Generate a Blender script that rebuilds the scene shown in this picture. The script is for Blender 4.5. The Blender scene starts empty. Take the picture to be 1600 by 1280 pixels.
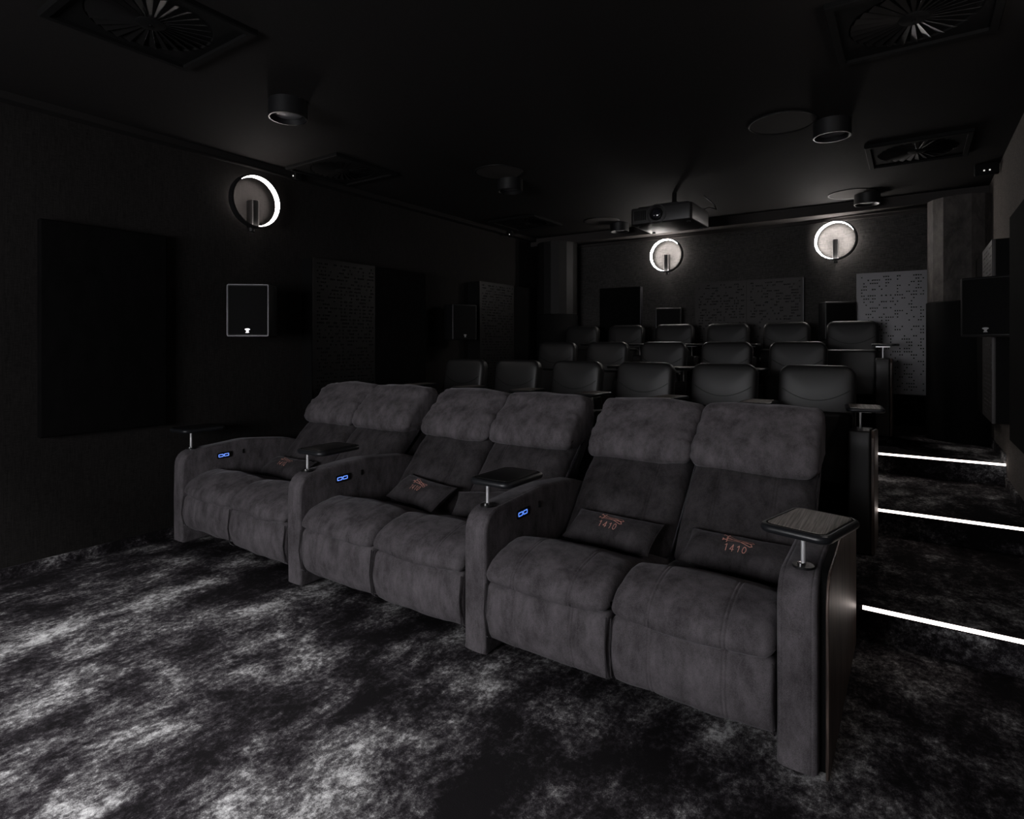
import bpy, math, random
import numpy as np
from mathutils import Vector, Matrix, noise

C = bpy.context.scene.collection
PI = math.pi

# ------------------------------------------------------------------ camera, world, light, exposure
CAM_H = 1.4
cd = bpy.data.cameras.new('camera')
cam = bpy.data.objects.new('camera', cd); C.objects.link(cam)
cam.location = (0, 0, CAM_H)
cam.rotation_euler = (PI / 2, 0, math.radians(34.3))
cd.sensor_fit = 'HORIZONTAL'; cd.sensor_width = 36.0
cd.lens = 36.0 * 920.5 / 1600.0
cd.shift_y = -(640 - 537.5) / 1600.0
cd.clip_start = 0.02
bpy.context.scene.camera = cam

FILL_PANEL_POWER = 15.5      # unseen glowing panel added on the front wall to light the recliners
RING_POWER = 112.0        # ring lamps
SPOT_POWER = 190.0      # watts of each unseen downlight added to light the front floor
STEP_POWER = 4.5        # LED step lights
w = bpy.data.worlds.new('world'); bpy.context.scene.world = w
w.use_nodes = True
w.node_tree.nodes['Background'].inputs[0].default_value = (0.0, 0.0, 0.0, 1)
w.node_tree.nodes['Background'].inputs[1].default_value = 0.0
vs = bpy.context.scene.view_settings
bpy.context.scene.display_settings.display_device = 'sRGB'
vs.view_transform = 'Standard'; vs.look = 'None'; vs.gamma = 1.0; vs.use_curve_mapping = False
vs.exposure = 0.0
cy = bpy.context.scene.cycles
cy.use_denoising = True
cy.max_bounces = 6; cy.diffuse_bounces = 4
cy.sample_clamp_indirect = 4.0

# ------------------------------------------------------------------ room numbers (metres)
XL, XR, YB, YF, ZC = -4.455, 0.578, 7.30, -2.6, 2.872
Y1, DY, HS = 3.237, 1.277, 0.164
PLAT = [(Y1, HS), (Y1 + DY, 2 * HS), (Y1 + 2 * DY, 3 * HS)]

# ------------------------------------------------------------------ materials
def nodes_of(m):
    m.use_nodes = True
    return m.node_tree.nodes, m.node_tree.links, m.node_tree.nodes['Principled BSDF']

def mat_plain(name, col, rough=0.6, metal=0.0, spec=0.5, coat=0.0):
    m = bpy.data.materials.new(name); n, l, b = nodes_of(m)
    tc = n.new('ShaderNodeTexCoord'); no = n.new('ShaderNodeTexNoise')
    no.inputs['Scale'].default_value = 60; no.inputs['Detail'].default_value = 3
    l.new(tc.outputs['Object'], no.inputs['Vector'])
    mr = n.new('ShaderNodeMapRange'); mr.inputs[3].default_value = max(0.03, rough - 0.06); mr.inputs[4].default_value = min(1, rough + 0.06)
    l.new(no.outputs['Fac'], mr.inputs[0]); l.new(mr.outputs[0], b.inputs['Roughness'])
    b.inputs['Base Color'].default_value = (*col, 1); b.inputs['Metallic'].default_value = metal
    b.inputs['Specular IOR Level'].default_value = spec
    b.inputs['Coat Weight'].default_value = coat
    return m

def mat_emit(name, col, strength):
    m = bpy.data.materials.new(name); n, l, b = nodes_of(m)
    b.inputs['Base Color'].default_value = (0.8, 0.8, 0.8, 1)
    b.inputs['Emission Color'].default_value = (*col, 1); b.inputs['Emission Strength'].default_value = strength
    return m

def ramp(n, pts):
    r = n.new('ShaderNodeValToRGB'); e = r.color_ramp.elements
    while len(e) < len(pts): e.new(0.5)
    for i, (p, c) in enumerate(pts):
        e[i].position = p; e[i].color = (*c, 1) if isinstance(c, tuple) else (c, c, c, 1)
    return r

def noise_node(n, l, src, scale, detail=4, rough=0.5, stretch=(1, 1, 1), distort=0.0, loc=(0, 0, 0)):
    mp = n.new('ShaderNodeMapping'); mp.inputs['Scale'].default_value = stretch; mp.inputs['Location'].default_value = loc
    l.new(src, mp.inputs['Vector'])
    t = n.new('ShaderNodeTexNoise'); t.inputs['Scale'].default_value = scale
    t.inputs['Detail'].default_value = detail; t.inputs['Roughness'].default_value = rough; t.inputs['Distortion'].default_value = distort
    l.new(mp.outputs[0], t.inputs['Vector'])
    return t.outputs['Fac']

def math_node(n, l, op, a, b_):
    m = n.new('ShaderNodeMath'); m.operation = op
    for i, v in enumerate((a, b_)):
        if isinstance(v, (int, float)): m.inputs[i].default_value = v
        else: l.new(v, m.inputs[i])
    return m.outputs[0]

def mat_weave(name, dark, light, rough=0.9, bump=0.4, spec=0.1):
    """woven wall cloth: crossed threads made of stretched noise"""
    m = bpy.data.materials.new(name); n, l, b = nodes_of(m)
    tc = n.new('ShaderNodeTexCoord').outputs['Object']
    h = noise_node(n, l, tc, 1, 3, 0.6, (22, 22, 190))
    v = noise_node(n, l, tc, 1, 3, 0.6, (230, 230, 14))
    big = noise_node(n, l, tc, 1.3, 3, 0.6)
    s = math_node(n, l, 'ADD', h, v); s = math_node(n, l, 'MULTIPLY', s, 0.42)
    s2 = math_node(n, l, 'MULTIPLY_ADD', big, 0.16); s2.node.inputs[2].default_value = 0.0
    s = math_node(n, l, 'ADD', s, s2)
    r = ramp(n, [(0.36, dark), (0.66, light)])
    l.new(s, r.inputs[0]); l.new(r.outputs[0], b.inputs['Base Color'])
    b.inputs['Roughness'].default_value = rough; b.inputs['Specular IOR Level'].default_value = spec
    bp = n.new('ShaderNodeBump'); bp.inputs['Strength'].default_value = bump; bp.inputs['Distance'].default_value = 0.002
    l.new(s, bp.inputs['Height']); l.new(bp.outputs[0], b.inputs['Normal'])
    return m

def mat_suede(name, dark, light, sheen=0.5, grain=(3, 3, 1.3)):
    m = bpy.data.materials.new(name); n, l, b = nodes_of(m)
    tc = n.new('ShaderNodeTexCoord').outputs['Object']
    a = noise_node(n, l, tc, 4.2, 8, 0.70, grain, 0.12)
    f = noise_node(n, l, tc, 330, 3, 0.7)
    s = math_node(n, l, 'MULTIPLY', a, 0.66)
    f2 = math_node(n, l, 'MULTIPLY', f, 0.40)
    s = math_node(n, l, 'ADD', s, f2)
    r = ramp(n, [(0.36, dark), (0.70, light)])
    l.new(s, r.inputs[0]); l.new(r.outputs[0], b.inputs['Base Color'])
    b.inputs['Roughness'].default_value = 0.9; b.inputs['Specular IOR Level'].default_value = 0.03
    b.inputs['Sheen Weight'].default_value = sheen; b.inputs['Sheen Roughness'].default_value = 0.35
    b.inputs['Sheen Tint'].default_value = (0.9, 0.88, 0.95, 1)
    bp = n.new('ShaderNodeBump'); bp.inputs['Strength'].default_value = 0.25; bp.inputs['Distance'].default_value = 0.003
    l.new(s, bp.inputs['Height']); l.new(bp.outputs[0], b.inputs['Normal'])
    return m

def mat_carpet():
    m = bpy.data.materials.new('distressed_carpet'); n, l, b = nodes_of(m)
    tc = n.new('ShaderNodeTexCoord').outputs['Object']
    big = noise_node(n, l, tc, 1.25, 5, 0.62, (1.3, 0.8, 1.2), 0.5, (3.1, 1.7, 0))
    mid = noise_node(n, l, tc, 4.2, 9, 0.74, (1.25, 0.85, 1.3), 0.3, (7.7, 2.3, 1))
    fine = noise_node(n, l, tc, 38, 6, 0.8, (1.15, 0.9, 1.2), 0.0)
    pile = noise_node(n, l, tc, 260, 2, 0.7)
    s = math_node(n, l, 'MULTIPLY', big, 0.50)
    s = math_node(n, l, 'ADD', s, math_node(n, l, 'MULTIPLY', mid, 0.58))
    s = math_node(n, l, 'ADD', s, math_node(n, l, 'MULTIPLY', fine, 0.42))
    s = math_node(n, l, 'ADD', s, math_node(n, l, 'MULTIPLY', pile, 0.13))
    # mean about 0.815
    r = ramp(n, [(0.745, (0.008, 0.0072, 0.008)), (0.812, (0.026, 0.023, 0.026)), (0.872, (0.10, 0.096, 0.098)), (0.937, (0.36, 0.355, 0.355)), (1.0, (0.62, 0.615, 0.61))])
    l.new(s, r.inputs[0]); l.new(r.outputs[0], b.inputs['Base Color'])
    b.inputs['Roughness'].default_value = 0.95; b.inputs['Specular IOR Level'].default_value = 0.05
    bp = n.new('ShaderNodeBump'); bp.inputs['Strength'].default_value = 0.5; bp.inputs['Distance'].default_value = 0.004
    l.new(pile, bp.inputs['Height']); l.new(bp.outputs[0], b.inputs['Normal'])
    return m

def mat_wood(name, dark, light, stretch, rough=0.45, spec=0.4):
    m = bpy.data.materials.new(name); n, l, b = nodes_of(m)
    tc = n.new('ShaderNodeTexCoord').outputs['Object']
    a = noise_node(n, l, tc, 1, 6, 0.65, stretch, 0.4)
    r = ramp(n, [(0.38, dark), (0.62, light)])
    l.new(a, r.inputs[0]); l.new(r.outputs[0], b.inputs['Base Color'])
    b.inputs['Roughness'].default_value = rough; b.inputs['Specular IOR Level'].default_value = spec
    bp = n.new('ShaderNodeBump'); bp.inputs['Strength'].default_value = 0.3; bp.inputs['Distance'].default_value = 0.001
    l.new(a, bp.inputs['Height']); l.new(bp.outputs[0], b.inputs['Normal'])
    return m

M = {}
M['carpet'] = mat_carpet()
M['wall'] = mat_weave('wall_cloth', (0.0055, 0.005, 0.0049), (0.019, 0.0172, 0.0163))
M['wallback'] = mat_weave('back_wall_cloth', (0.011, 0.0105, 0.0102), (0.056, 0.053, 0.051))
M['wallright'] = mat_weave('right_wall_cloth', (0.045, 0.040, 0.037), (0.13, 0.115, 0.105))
M['ceiling'] = mat_plain('ceiling_paint', (0.012, 0.011, 0.0106), 0.85, spec=0.1)
M['trim'] = mat_plain('soffit_paint', (0.030, 0.027, 0.026), 0.8, spec=0.1)
M['velvet'] = mat_suede('panel_velvet', (0.0022, 0.0022, 0.0022), (0.0055, 0.0053, 0.0053), 0.0)
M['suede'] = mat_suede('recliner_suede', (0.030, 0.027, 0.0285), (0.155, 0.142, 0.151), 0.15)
M['suede_shaded'] = mat_suede('recliner_suede_shaded', (0.015, 0.0135, 0.014), (0.072, 0.066, 0.070), 0.15)  # darker copy of the recliner suede, shade put into the colour
M['leather'] = mat_plain('seat_leather', (0.0105, 0.0102, 0.0102), 0.42, spec=0.38)
M['black'] = mat_plain('black_plastic', (0.006, 0.006, 0.0065), 0.45, spec=0.35)
M['blackmatte'] = mat_plain('black_matte', (0.0035, 0.0035, 0.0035), 0.8, spec=0.1)
M['pad'] = mat_plain('tray_rim_leather', (0.010, 0.011, 0.013), 0.38, spec=0.5)
M['chrome'] = mat_plain('chrome', (0.75, 0.75, 0.75), 0.15, metal=1.0)
M['fin'] = mat_plain('fin_paint', (0.006, 0.0058, 0.0057), 0.33, spec=0.5)
M['disc'] = mat_plain('ceiling_speaker_mesh', (0.040, 0.037, 0.035), 0.8, spec=0.1)
M['satin'] = mat_plain('satin_aluminium', (0.72, 0.72, 0.73), 0.4, metal=0.6)
M['metal'] = mat_plain('dark_metal', (0.06, 0.058, 0.058), 0.32, metal=1.0)
M['perf'] = mat_plain('perforated_sheet', (0.088, 0.086, 0.092), 0.42, metal=0.2, spec=0.4)
M['perf_half_shaded'] = mat_plain('perforated_sheet_half_shaded', (0.028, 0.0255, 0.0245), 0.5, spec=0.15)  # same sheet in a darker copy, its shade put into the colour
M['perf_shaded'] = mat_plain('perforated_sheet_shaded', (0.0055, 0.0052, 0.005), 0.5, spec=0.15)  # darkest copy of the sheet, dim left wall light put into its colour
M['glass'] = mat_plain('frosted_lens', (0.17, 0.17, 0.18), 0.35, spec=0.5)
M['lens'] = mat_plain('projector_lens_glass', (0.01, 0.01, 0.014), 0.06, spec=0.8, coat=1.0)
M['wood'] = mat_wood('side_veneer', (0.026, 0.0185, 0.0155), (0.13, 0.094, 0.078), (60, 30, 3.0))
M['inlay'] = mat_wood('tray_inlay', (0.08, 0.070, 0.063), (0.26, 0.23, 0.21), (190, 4, 20), 0.55)
M['copper'] = mat_plain('copper_thread', (0.62, 0.30, 0.24), 0.5, spec=0.3)
M['badge'] = mat_plain('badge_silver', (0.6, 0.6, 0.6), 0.3, metal=0.7)
M['duct'] = mat_wood('column_plaster', (0.022, 0.0195, 0.018), (0.055, 0.049, 0.045), (9, 9, 5), 0.7, 0.2)
M['ring_light'] = mat_emit('ring_light', (1.0, 0.94, 0.90), RING_POWER)
M['ring_light_soft'] = mat_emit('ring_light_soft', (1.0, 0.92, 0.88), RING_POWER * 0.24)
M['ring_light_right'] = mat_emit('ring_light_right', (1.0, 0.92, 0.88), RING_POWER * 0.4)
M['step_light'] = mat_emit('step_light', (1.0, 0.86, 0.80), STEP_POWER)
M['blue'] = mat_emit('usb_blue', (0.08, 0.25, 1.0), 1.1)
M['fill_panel'] = mat_emit('fill_panel_glow', (0.97, 0.96, 1.0), FILL_PANEL_POWER)
M['spark'] = mat_emit('indicator_lamp', (1, 0.95, 0.9), 0.6)

# ------------------------------------------------------------------ mesh helpers
class MB:
    def __init__(self): self.v = []; self.f = []
    def add(self, verts, faces, mx=None):
        o = len(self.v)
        if mx is not None: verts = [tuple(mx @ Vector(p)) for p in verts]
        self.v += [tuple(p) for p in verts]
        self.f += [tuple(i + o for i in fc) for fc in faces]
        return self
    def box(self, x0, x1, y0, y1, z0, z1, mx=None):
        v = [(x0, y0, z0), (x1, y0, z0), (x1, y1, z0), (x0, y1, z0), (x0, y0, z1), (x1, y0, z1), (x1, y1, z1), (x0, y1, z1)]
        f = [(0, 3, 2, 1), (4, 5, 6, 7), (0, 1, 5, 4), (1, 2, 6, 5), (2, 3, 7, 6), (3, 0, 4, 7)]
        return self.add(v, f, mx)
    def mesh(self, name, m, angle=38):
        me = bpy.data.meshes.new(name); me.from_pydata(self.v, [], self.f); me.update()
        me.polygons.foreach_set('use_smooth', [True] * len(me.polygons))
        me.set_sharp_from_angle(angle=math.radians(angle))
        if m: me.materials.append(m)
        return me
    def build(self, name, m, parent=None, angle=38, world=True):
        if parent is not None and world:
            o = parent.matrix_basis.translation
            p = parent.parent
            while p is not None: o = o + p.matrix_basis.translation; p = p.parent
            self.v = [(a - o.x, b - o.y, c - o.z) for a, b, c in self.v]
        ob = bpy.data.objects.new(name, self.mesh(name, m, angle)); C.objects.link(ob)
        if parent is not None: ob.parent = parent
        return ob

def rrect(wd, ht, r, n=5):
    """rounded rectangle outline centred on 0, counter-clockwise"""
    r = max(1e-5, min(r, wd / 2 - 1e-5, ht / 2 - 1e-5)); p = []
    for cx, cyy, a0 in ((wd / 2 - r, ht / 2 - r, 0), (-wd / 2 + r, ht / 2 - r, 90), (-wd / 2 + r, -ht / 2 + r, 180), (wd / 2 - r, -ht / 2 + r, 270)):
        for k in range(n + 1):
            a = math.radians(a0 + 90 * k / n); p.append((cx + r * math.cos(a), cyy + r * math.sin(a)))
    return p
def circ(r, n=40): return [(r * math.cos(2 * PI * k / n), r * math.sin(2 * PI * k / n)) for k in range(n)]

def stack(mb, rings, mx=None, cap0=True, cap1=True):
    """rings: list of (outline2d, depth) in local xy with z = depth; lofted in order (depth rising)"""
    n = len(rings[0][0]); v = []; f = []
    for o, d in rings: v += [(x, y, d) for x, y in o]
    for k in range(len(rings) - 1):
        for i in range(n):
            j = (i + 1) % n; f.append((k * n + i, k * n + j, (k + 1) * n + j, (k + 1) * n + i))
    if cap0: f.append(tuple(reversed(range(n))))
    if cap1: f.append(tuple(range((len(rings) - 1) * n, len(rings) * n)))
    return mb.add(v, f, mx)

def rslab(mb, wd, ht, t, r, b, mx, nb=3, n=5):
    """rounded slab wd x ht x t with edge rounding b, centred in xy, z from 0 to t"""
    rg = []
    for k in range(nb + 1):
        a = PI / 2 * k / nb; i = b * (1 - math.sin(a)); rg.append((rrect(wd - 2 * i, ht - 2 * i, r - i, n), b * (1 - math.cos(a))))
    for k in range(nb + 1):
        a = PI / 2 * (1 - k / nb); i = b * (1 - math.sin(a)); rg.append((rrect(wd - 2 * i, ht - 2 * i, r - i, n), t - b * (1 - math.cos(a))))
    return stack(mb, rg, mx)

def cyl(mb, r, z0, z1, cx=0, cy_=0, n=32, b=0.0, mx=None):
    m = Matrix.Translation((cx, cy_, 0))
    if mx is not None: m = mx @ m
    if b: rg = [(circ(r - b, n), z0), (circ(r, n), z0 + b), (circ(r, n), z1 - b), (circ(r - b, n), z1)]
    else: rg = [(circ(r, n), z0), (circ(r, n), z1)]
    return stack(mb, rg, m)

def lathe(mb, prof, n=48, mx=None):
    """closed profile of (radius, depth) spun round local z"""
    v = []; f = []; k = len(prof)
    for i in range(n):
        a = 2 * PI * i / n
        v += [(r * math.cos(a), r * math.sin(a), d) for r, d in prof]
    for i in range(n):
        j = (i + 1) % n
        for q in range(k):
            s = (q + 1) % k; f.append((i * k + q, j * k + q, j * k + s, i * k + s))
    return mb.add(v, f, mx)

def tube(mb, pts, r, n=8):
    v = []; f = []; pts = [Vector(p) for p in pts]
    for i, p in enumerate(pts):
        d = (pts[min(i + 1, len(pts) - 1)] - pts[max(i - 1, 0)]).normalized()
        a = d.orthogonal().normalized(); b = d.cross(a)
        v += [tuple(p + r * (a * math.cos(2 * PI * k / n) + b * math.sin(2 * PI * k / n))) for k in range(n)]
    for i in range(len(pts) - 1):
        for k in range(n):
            j = (k + 1) % n; f.append((i * n + k, i * n + j, (i + 1) * n + j, (i + 1) * n + k))
    f.append(tuple(reversed(range(n)))); f.append(tuple(range((len(pts) - 1) * n, len(pts) * n)))
    return mb.add(v, f)

def frame_mx(o, xa, ya, za):
    m = Matrix.Identity(4)
    for i, a in enumerate((xa, ya, za)):
        for k in range(3): m[k][i] = a[k]
    for k in range(3): m[k][3] = o[k]
    return m
def face_left(o):  return frame_mx(o, (0, 1, 0), (0, 0, 1), (1, 0, 0))     # on the left wall, out = +x
def face_right(o): return frame_mx(o, (0, -1, 0), (0, 0, 1), (-1, 0, 0))   # on the right wall, out = -x
def face_back(o):  return frame_mx(o, (1, 0, 0), (0, 0, 1), (0, -1, 0))    # on the back wall, out = -y
def face_down(o):  return frame_mx(o, (1, 0, 0), (0, -1, 0), (0, 0, -1))   # under the ceiling, out = -z

def rounded_profile(pts, n=7):
    """pts: (y, z, radius), counter-clockwise in the (y, z) plane"""
    out = []; k = len(pts)
    for i in range(k):
        p = np.array(pts[i][:2], float); r = pts[i][2]
        a = np.array(pts[i - 1][:2], float) - p; b = np.array(pts[(i + 1) % k][:2], float) - p
        la, lb = np.linalg.norm(a), np.linalg.norm(b); a /= la; b /= lb
        ang = math.acos(max(-1, min(1, float(a @ b))))
        if r <= 0 or abs(ang - PI) < 0.02: out.append(tuple(p)); continue
        d = min(r / math.tan(ang / 2), la * 0.49, lb * 0.49)
        for q in range(n + 1):
            t = q / n; p0 = p + a * d; p1 = p; p2 = p + b * d
            s = (1 - t) ** 2 * p0 + 2 * t * (1 - t) * p1 + t * t * p2; out.append(tuple(s))
    return out

def resample(p, step):
    p = np.array(p + [p[0]]); d = np.linalg.norm(np.diff(p, axis=0), axis=1); s = np.concatenate([[0], np.cumsum(d)])
    n = max(12, int(s[-1] / step)); t = np.linspace(0, s[-1], n, endpoint=False)
    return np.stack([np.interp(t, s, p[:, 0]), np.interp(t, s, p[:, 1])], 1)

def sweep_pad(prof, x0, x1, r, step=0.022, nx=26, seams=(), sd=0.004, sw=0.005, bulge=0.0, wr=0.0, wf=(5, 5, 5), seed=0.0, gather=0.0, hseam=None):
    """upholstered pad: a (y, z) profile swept along x with rounded ends, stitched grooves and soft creases"""
    P = resample(prof, step)
    T = np.roll(P, -1, 0) - np.roll(P, 1, 0); T /= np.linalg.norm(T, axis=1)[:, None]
    N = np.stack([T[:, 1], -T[:, 0]], 1)
    xs = []
    ne = 6
    for k in range(ne): xs.append((x0 + r * (1 - math.cos(PI / 2 * k / ne)), math.sin(PI / 2 * k / ne)))
    inner = list(np.linspace(x0 + r, x1 - r, nx))
    for s in seams: inner += [s - 2 * sw, s - sw, s - 0.4 * sw, s, s + 0.4 * sw, s + sw, s + 2 * sw]
    for x in sorted(v for v in inner if x0 + r <= v <= x1 - r): xs.append((x, 1.0))
    for k in reversed(range(ne)): xs.append((x1 - r * (1 - math.cos(PI / 2 * k / ne)), math.sin(PI / 2 * k / ne)))
    mb = MB(); v = []; n = len(P); L = x1 - x0
    for x, q in xs:
        u = (x - x0) / L; base = -r * (1 - q) + bulge * (1 - (2 * u - 1) ** 2)
        for s in seams: base -= sd * math.exp(-((x - s) / sw) ** 2)
        e = min(x - x0, x1 - x)
        for i in range(n):
            d = base
            if wr: d += wr * noise.noise(Vector((x * wf[0] + seed, P[i, 0] * wf[1], P[i, 1] * wf[2] + seed * 0.7)))
            if gather: d += gather * math.exp(-e / 0.06) * noise.noise(Vector((x * 9 + seed, P[i, 0] * 26, P[i, 1] * 26 + seed)))
            if hseam is not None:
                for z in hseam: d -= 0.006 * math.exp(-((P[i, 1] - z) / 0.006) ** 2)
            v.append((x, P[i, 0] + N[i, 0] * d, P[i, 1] + N[i, 1] * d))
    f = []
    for k in range(len(xs) - 1):
        for i in range(n):
            j = (i + 1) % n; f.append((k * n + i, k * n + j, (k + 1) * n + j, (k + 1) * n + i))
    f.append(tuple(reversed(range(n)))); f.append(tuple(range((len(xs) - 1) * n, len(xs) * n)))
    # profile runs counter-clockwise in (y, z): flip so normals point out
    mb.add(v, [tuple(reversed(q)) if False else q for q in f])
    return mb

def tag(o, label=None, cat=None, group=None, kind=None):
    if label: o['label'] = label
    if cat: o['category'] = cat
    if group: o['group'] = group
    if kind: o['kind'] = kind
    return o
def thing(name, label, cat, loc, group=None):
    o = bpy.data.objects.new(name, None); C.objects.link(o); o.location = loc; o.empty_display_size = 0.1
    return tag(o, label, cat, group)
def struct(name, mb, m, angle=38):
    return tag(mb.build(name, m, None, angle), kind='structure')
def copy_tree(o, parent=None):
    c = o.copy(); C.objects.link(c)
    if parent is not None: c.parent = parent
    for ch in list(o.children): copy_tree(ch, c)
    return c

# ------------------------------------------------------------------ setting
struct('floor', MB().box(XL, XR, YF, Y1, -0.1, 0), M['carpet'])
for i, (y, h) in enumerate(PLAT):
    y2 = PLAT[i + 1][0] if i < 2 else YB
    pf = struct('platform', MB().box(XL, XR, y, y2, -0.1, h), M['carpet'])
struct('platform', MB().box(XL, -0.16, 6.24, 7.0, 3 * HS, 0.54), M['carpet'])
struct('ceiling', MB().box(XL, XR, YF, YB, ZC, ZC + 0.1), M['ceiling'])
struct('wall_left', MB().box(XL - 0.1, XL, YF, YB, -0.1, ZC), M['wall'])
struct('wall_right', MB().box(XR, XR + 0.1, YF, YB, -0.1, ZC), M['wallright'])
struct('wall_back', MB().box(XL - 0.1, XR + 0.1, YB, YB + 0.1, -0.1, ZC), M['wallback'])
struct('wall_front', MB().box(XL - 0.1, XR + 0.1, YF - 0.1, YF, -0.1, ZC), M['wall'])
t = MB(); t.box(XL + 0.0, XR, 7.0, YB, 2.765, ZC - 0.001); t.box(XL, XR, 7.27, YB, 2.735, 2.765)
struct('trim_1', t, M['trim'])
t = MB(); t.box(XL, XL + 0.09, YF, 7.0, ZC - 0.045, ZC - 0.001)
struct('trim_2', t, M['ceiling'])
t = MB(); t.box(XL, XL + 0.014, YF, Y1, 0, 0.07)
for i, (y, h) in enumerate(PLAT): t.box(XL, XL + 0.014, y, PLAT[i + 1][0] if i < 2 else YB, h, h + 0.07)
struct('baseboard_left', t, M['carpet'])
t = MB(); t.box(XR - 0.014, XR, YF, Y1 - 0.02, 0, 0.07)
for i, (y, h) in enumerate(PLAT): t.box(XR - 0.014, XR, y, (PLAT[i + 1][0] if i < 2 else YB) - 0.02, h, h + 0.07)
struct('baseboard_right', t, M['carpet'])

# low stage, and an unseen glowing panel added as front light
struct('stage', MB().box(-4.2, -0.2, YF, -1.75, 0.0, 0.20), M['carpet'])
sc = thing('front_fill_panel', 'added fill light, a wide glowing panel in a black border on the front wall', 'fill_panel', (-1.95, YF, 0.5))
SX0, SX1, SZ0, SZ1 = -3.25, -0.65, 0.95, 2.03
t = MB(); ya, yb_ = YF + 0.004, YF + 0.034
t.box(SX0 - 0.08, SX1 + 0.08, ya, yb_, SZ0 - 0.08, SZ0); t.box(SX0 - 0.08, SX1 + 0.08, ya, yb_, SZ1, SZ1 + 0.08)
t.box(SX0 - 0.08, SX0, ya, yb_, SZ0, SZ1); t.box(SX1, SX1 + 0.08, ya, yb_, SZ0, SZ1)
t.build('border', M['blackmatte'], sc)
MB().box(SX0, SX1, YF + 0.006, YF + 0.02, SZ0, SZ1).build('fill_panel_surface', M['fill_panel'], sc)

# ------------------------------------------------------------------ step lights
for i, lab in enumerate(('glowing LED strip on the lowest step edge, beside the wood-sided recliner arm',
                         'glowing LED strip on the middle step edge of the aisle',
                         'glowing LED strip on the topmost step edge of the aisle')):
    y, h = PLAT[i]
    s = thing('step_light', lab, 'step light', (0.18, y, h), 'LED strips on the aisle steps')
    xl = -0.20 if i < 2 else -0.25
    MB().box(xl, XR - 0.004, y - 0.012, y + 0.0, h - 0.020, h - 0.015).build('channel', M['blackmatte'], s)
    MB().box(xl, XR - 0.004, y - 0.012, y - 0.0005, h - 0.015, h + 0.0).build('diffuser', M['step_light'], s)

# ------------------------------------------------------------------ columns in the back corners
M['duct_dark'] = mat_plain('column_dark', (0.0045, 0.0042, 0.004), 0.6, spec=0.2)  # darker colour for the column away from the aisle
def column(cx, cyy, lab, m='duct'):
    o = thing('corner_column', lab, 'column', (cx, cyy, 3 * HS), 'faceted columns in the back corners')
    r = 0.275
    t = MB(); stack(t, [(circ(r, 16), 1.80), (circ(r, 16), 2.765)], Matrix.Translation((cx, cyy, 0)) @ Matrix.Rotation(PI / 16, 4, 'Z')); t.build('shaft', M[m], o, 10)
    t = MB(); stack(t, [(circ(r + 0.006, 32), 3 * HS), (circ(r + 0.006, 32), 1.79), (circ(r - 0.005, 32), 1.80)], Matrix.Translation((cx, cyy, 0))); t.build('base_sleeve', M['blackmatte'], o)
column(XR - 0.2, 7.02, 'pale faceted round column in the back corner beside the aisle')
column(XL + 0.42, 7.02, 'dark round column in the back corner away from the aisle', 'duct_dark')

# ------------------------------------------------------------------ acoustic panels
def holes(nc, nr, seed, dens=0.30):
    rnd = random.Random(seed); H = np.zeros((nr, nc), bool)
    for j in range(nr):
        i = 0
        while i < nc:
            if rnd.random() < dens:
                k = rnd.choice((1, 1, 1, 2, 2, 3, 4)); H[j, i:i + k] = True; i += k + 1
            else: i += 1
    H[:, 0] = False
    return H
def perf_sheet(mb, wd, ht, mx, seed, px=0.0198, pz=0.0325, hole=(0.0120, 0.0140), depth=0.018, t=0.02, dens=0.30):
    """sheet with real recessed holes; local x 0..wd, y 0..ht, front at z = t"""
    nc, nr = int((wd - 0.03) / px), int((ht - 0.04) / pz); H = holes(nc, nr, seed, dens)
    ox, oz = (wd - nc * px) / 2, (ht - nr * pz) / 2
    xs = [0.0]; zs = [0.0]
    for i in range(nc): c = ox + (i + .5) * px; xs += [c - hole[0] / 2, c + hole[0] / 2]
    for j in range(nr): c = oz + (j + .5) * pz; zs += [c - hole[1] / 2, c + hole[1] / 2]
    xs.append(wd); zs.append(ht)
    v = []; f = []; NX = len(xs)
    for z in zs:
        for x in xs: v.append((x, z, t))
    g = lambda i, j: j * NX + i
    for j in range(len(zs) - 1):
        for i in range(NX - 1):
            if i % 2 == 1 and j % 2 == 1 and H[j // 2, i // 2]:
                o = len(v); q = (g(i, j), g(i + 1, j), g(i + 1, j + 1), g(i, j + 1))
                v += [(v[k][0], v[k][1], t - depth) for k in q]
                for k in range(4): m_ = (k + 1) % 4; f.append((q[k], q[m_], o + m_, o + k))
            else: f.append((g(i, j), g(i + 1, j), g(i + 1, j + 1), g(i, j + 1)))
    mb.add(v, f, mx)
    e = MB().box(0, wd, 0, ht, 0, t); e.f = [q for q in e.f if q not in ((4, 5, 6, 7), (0, 3, 2, 1))]
    mb.add(e.v, e.f, mx)
    return mb

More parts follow.
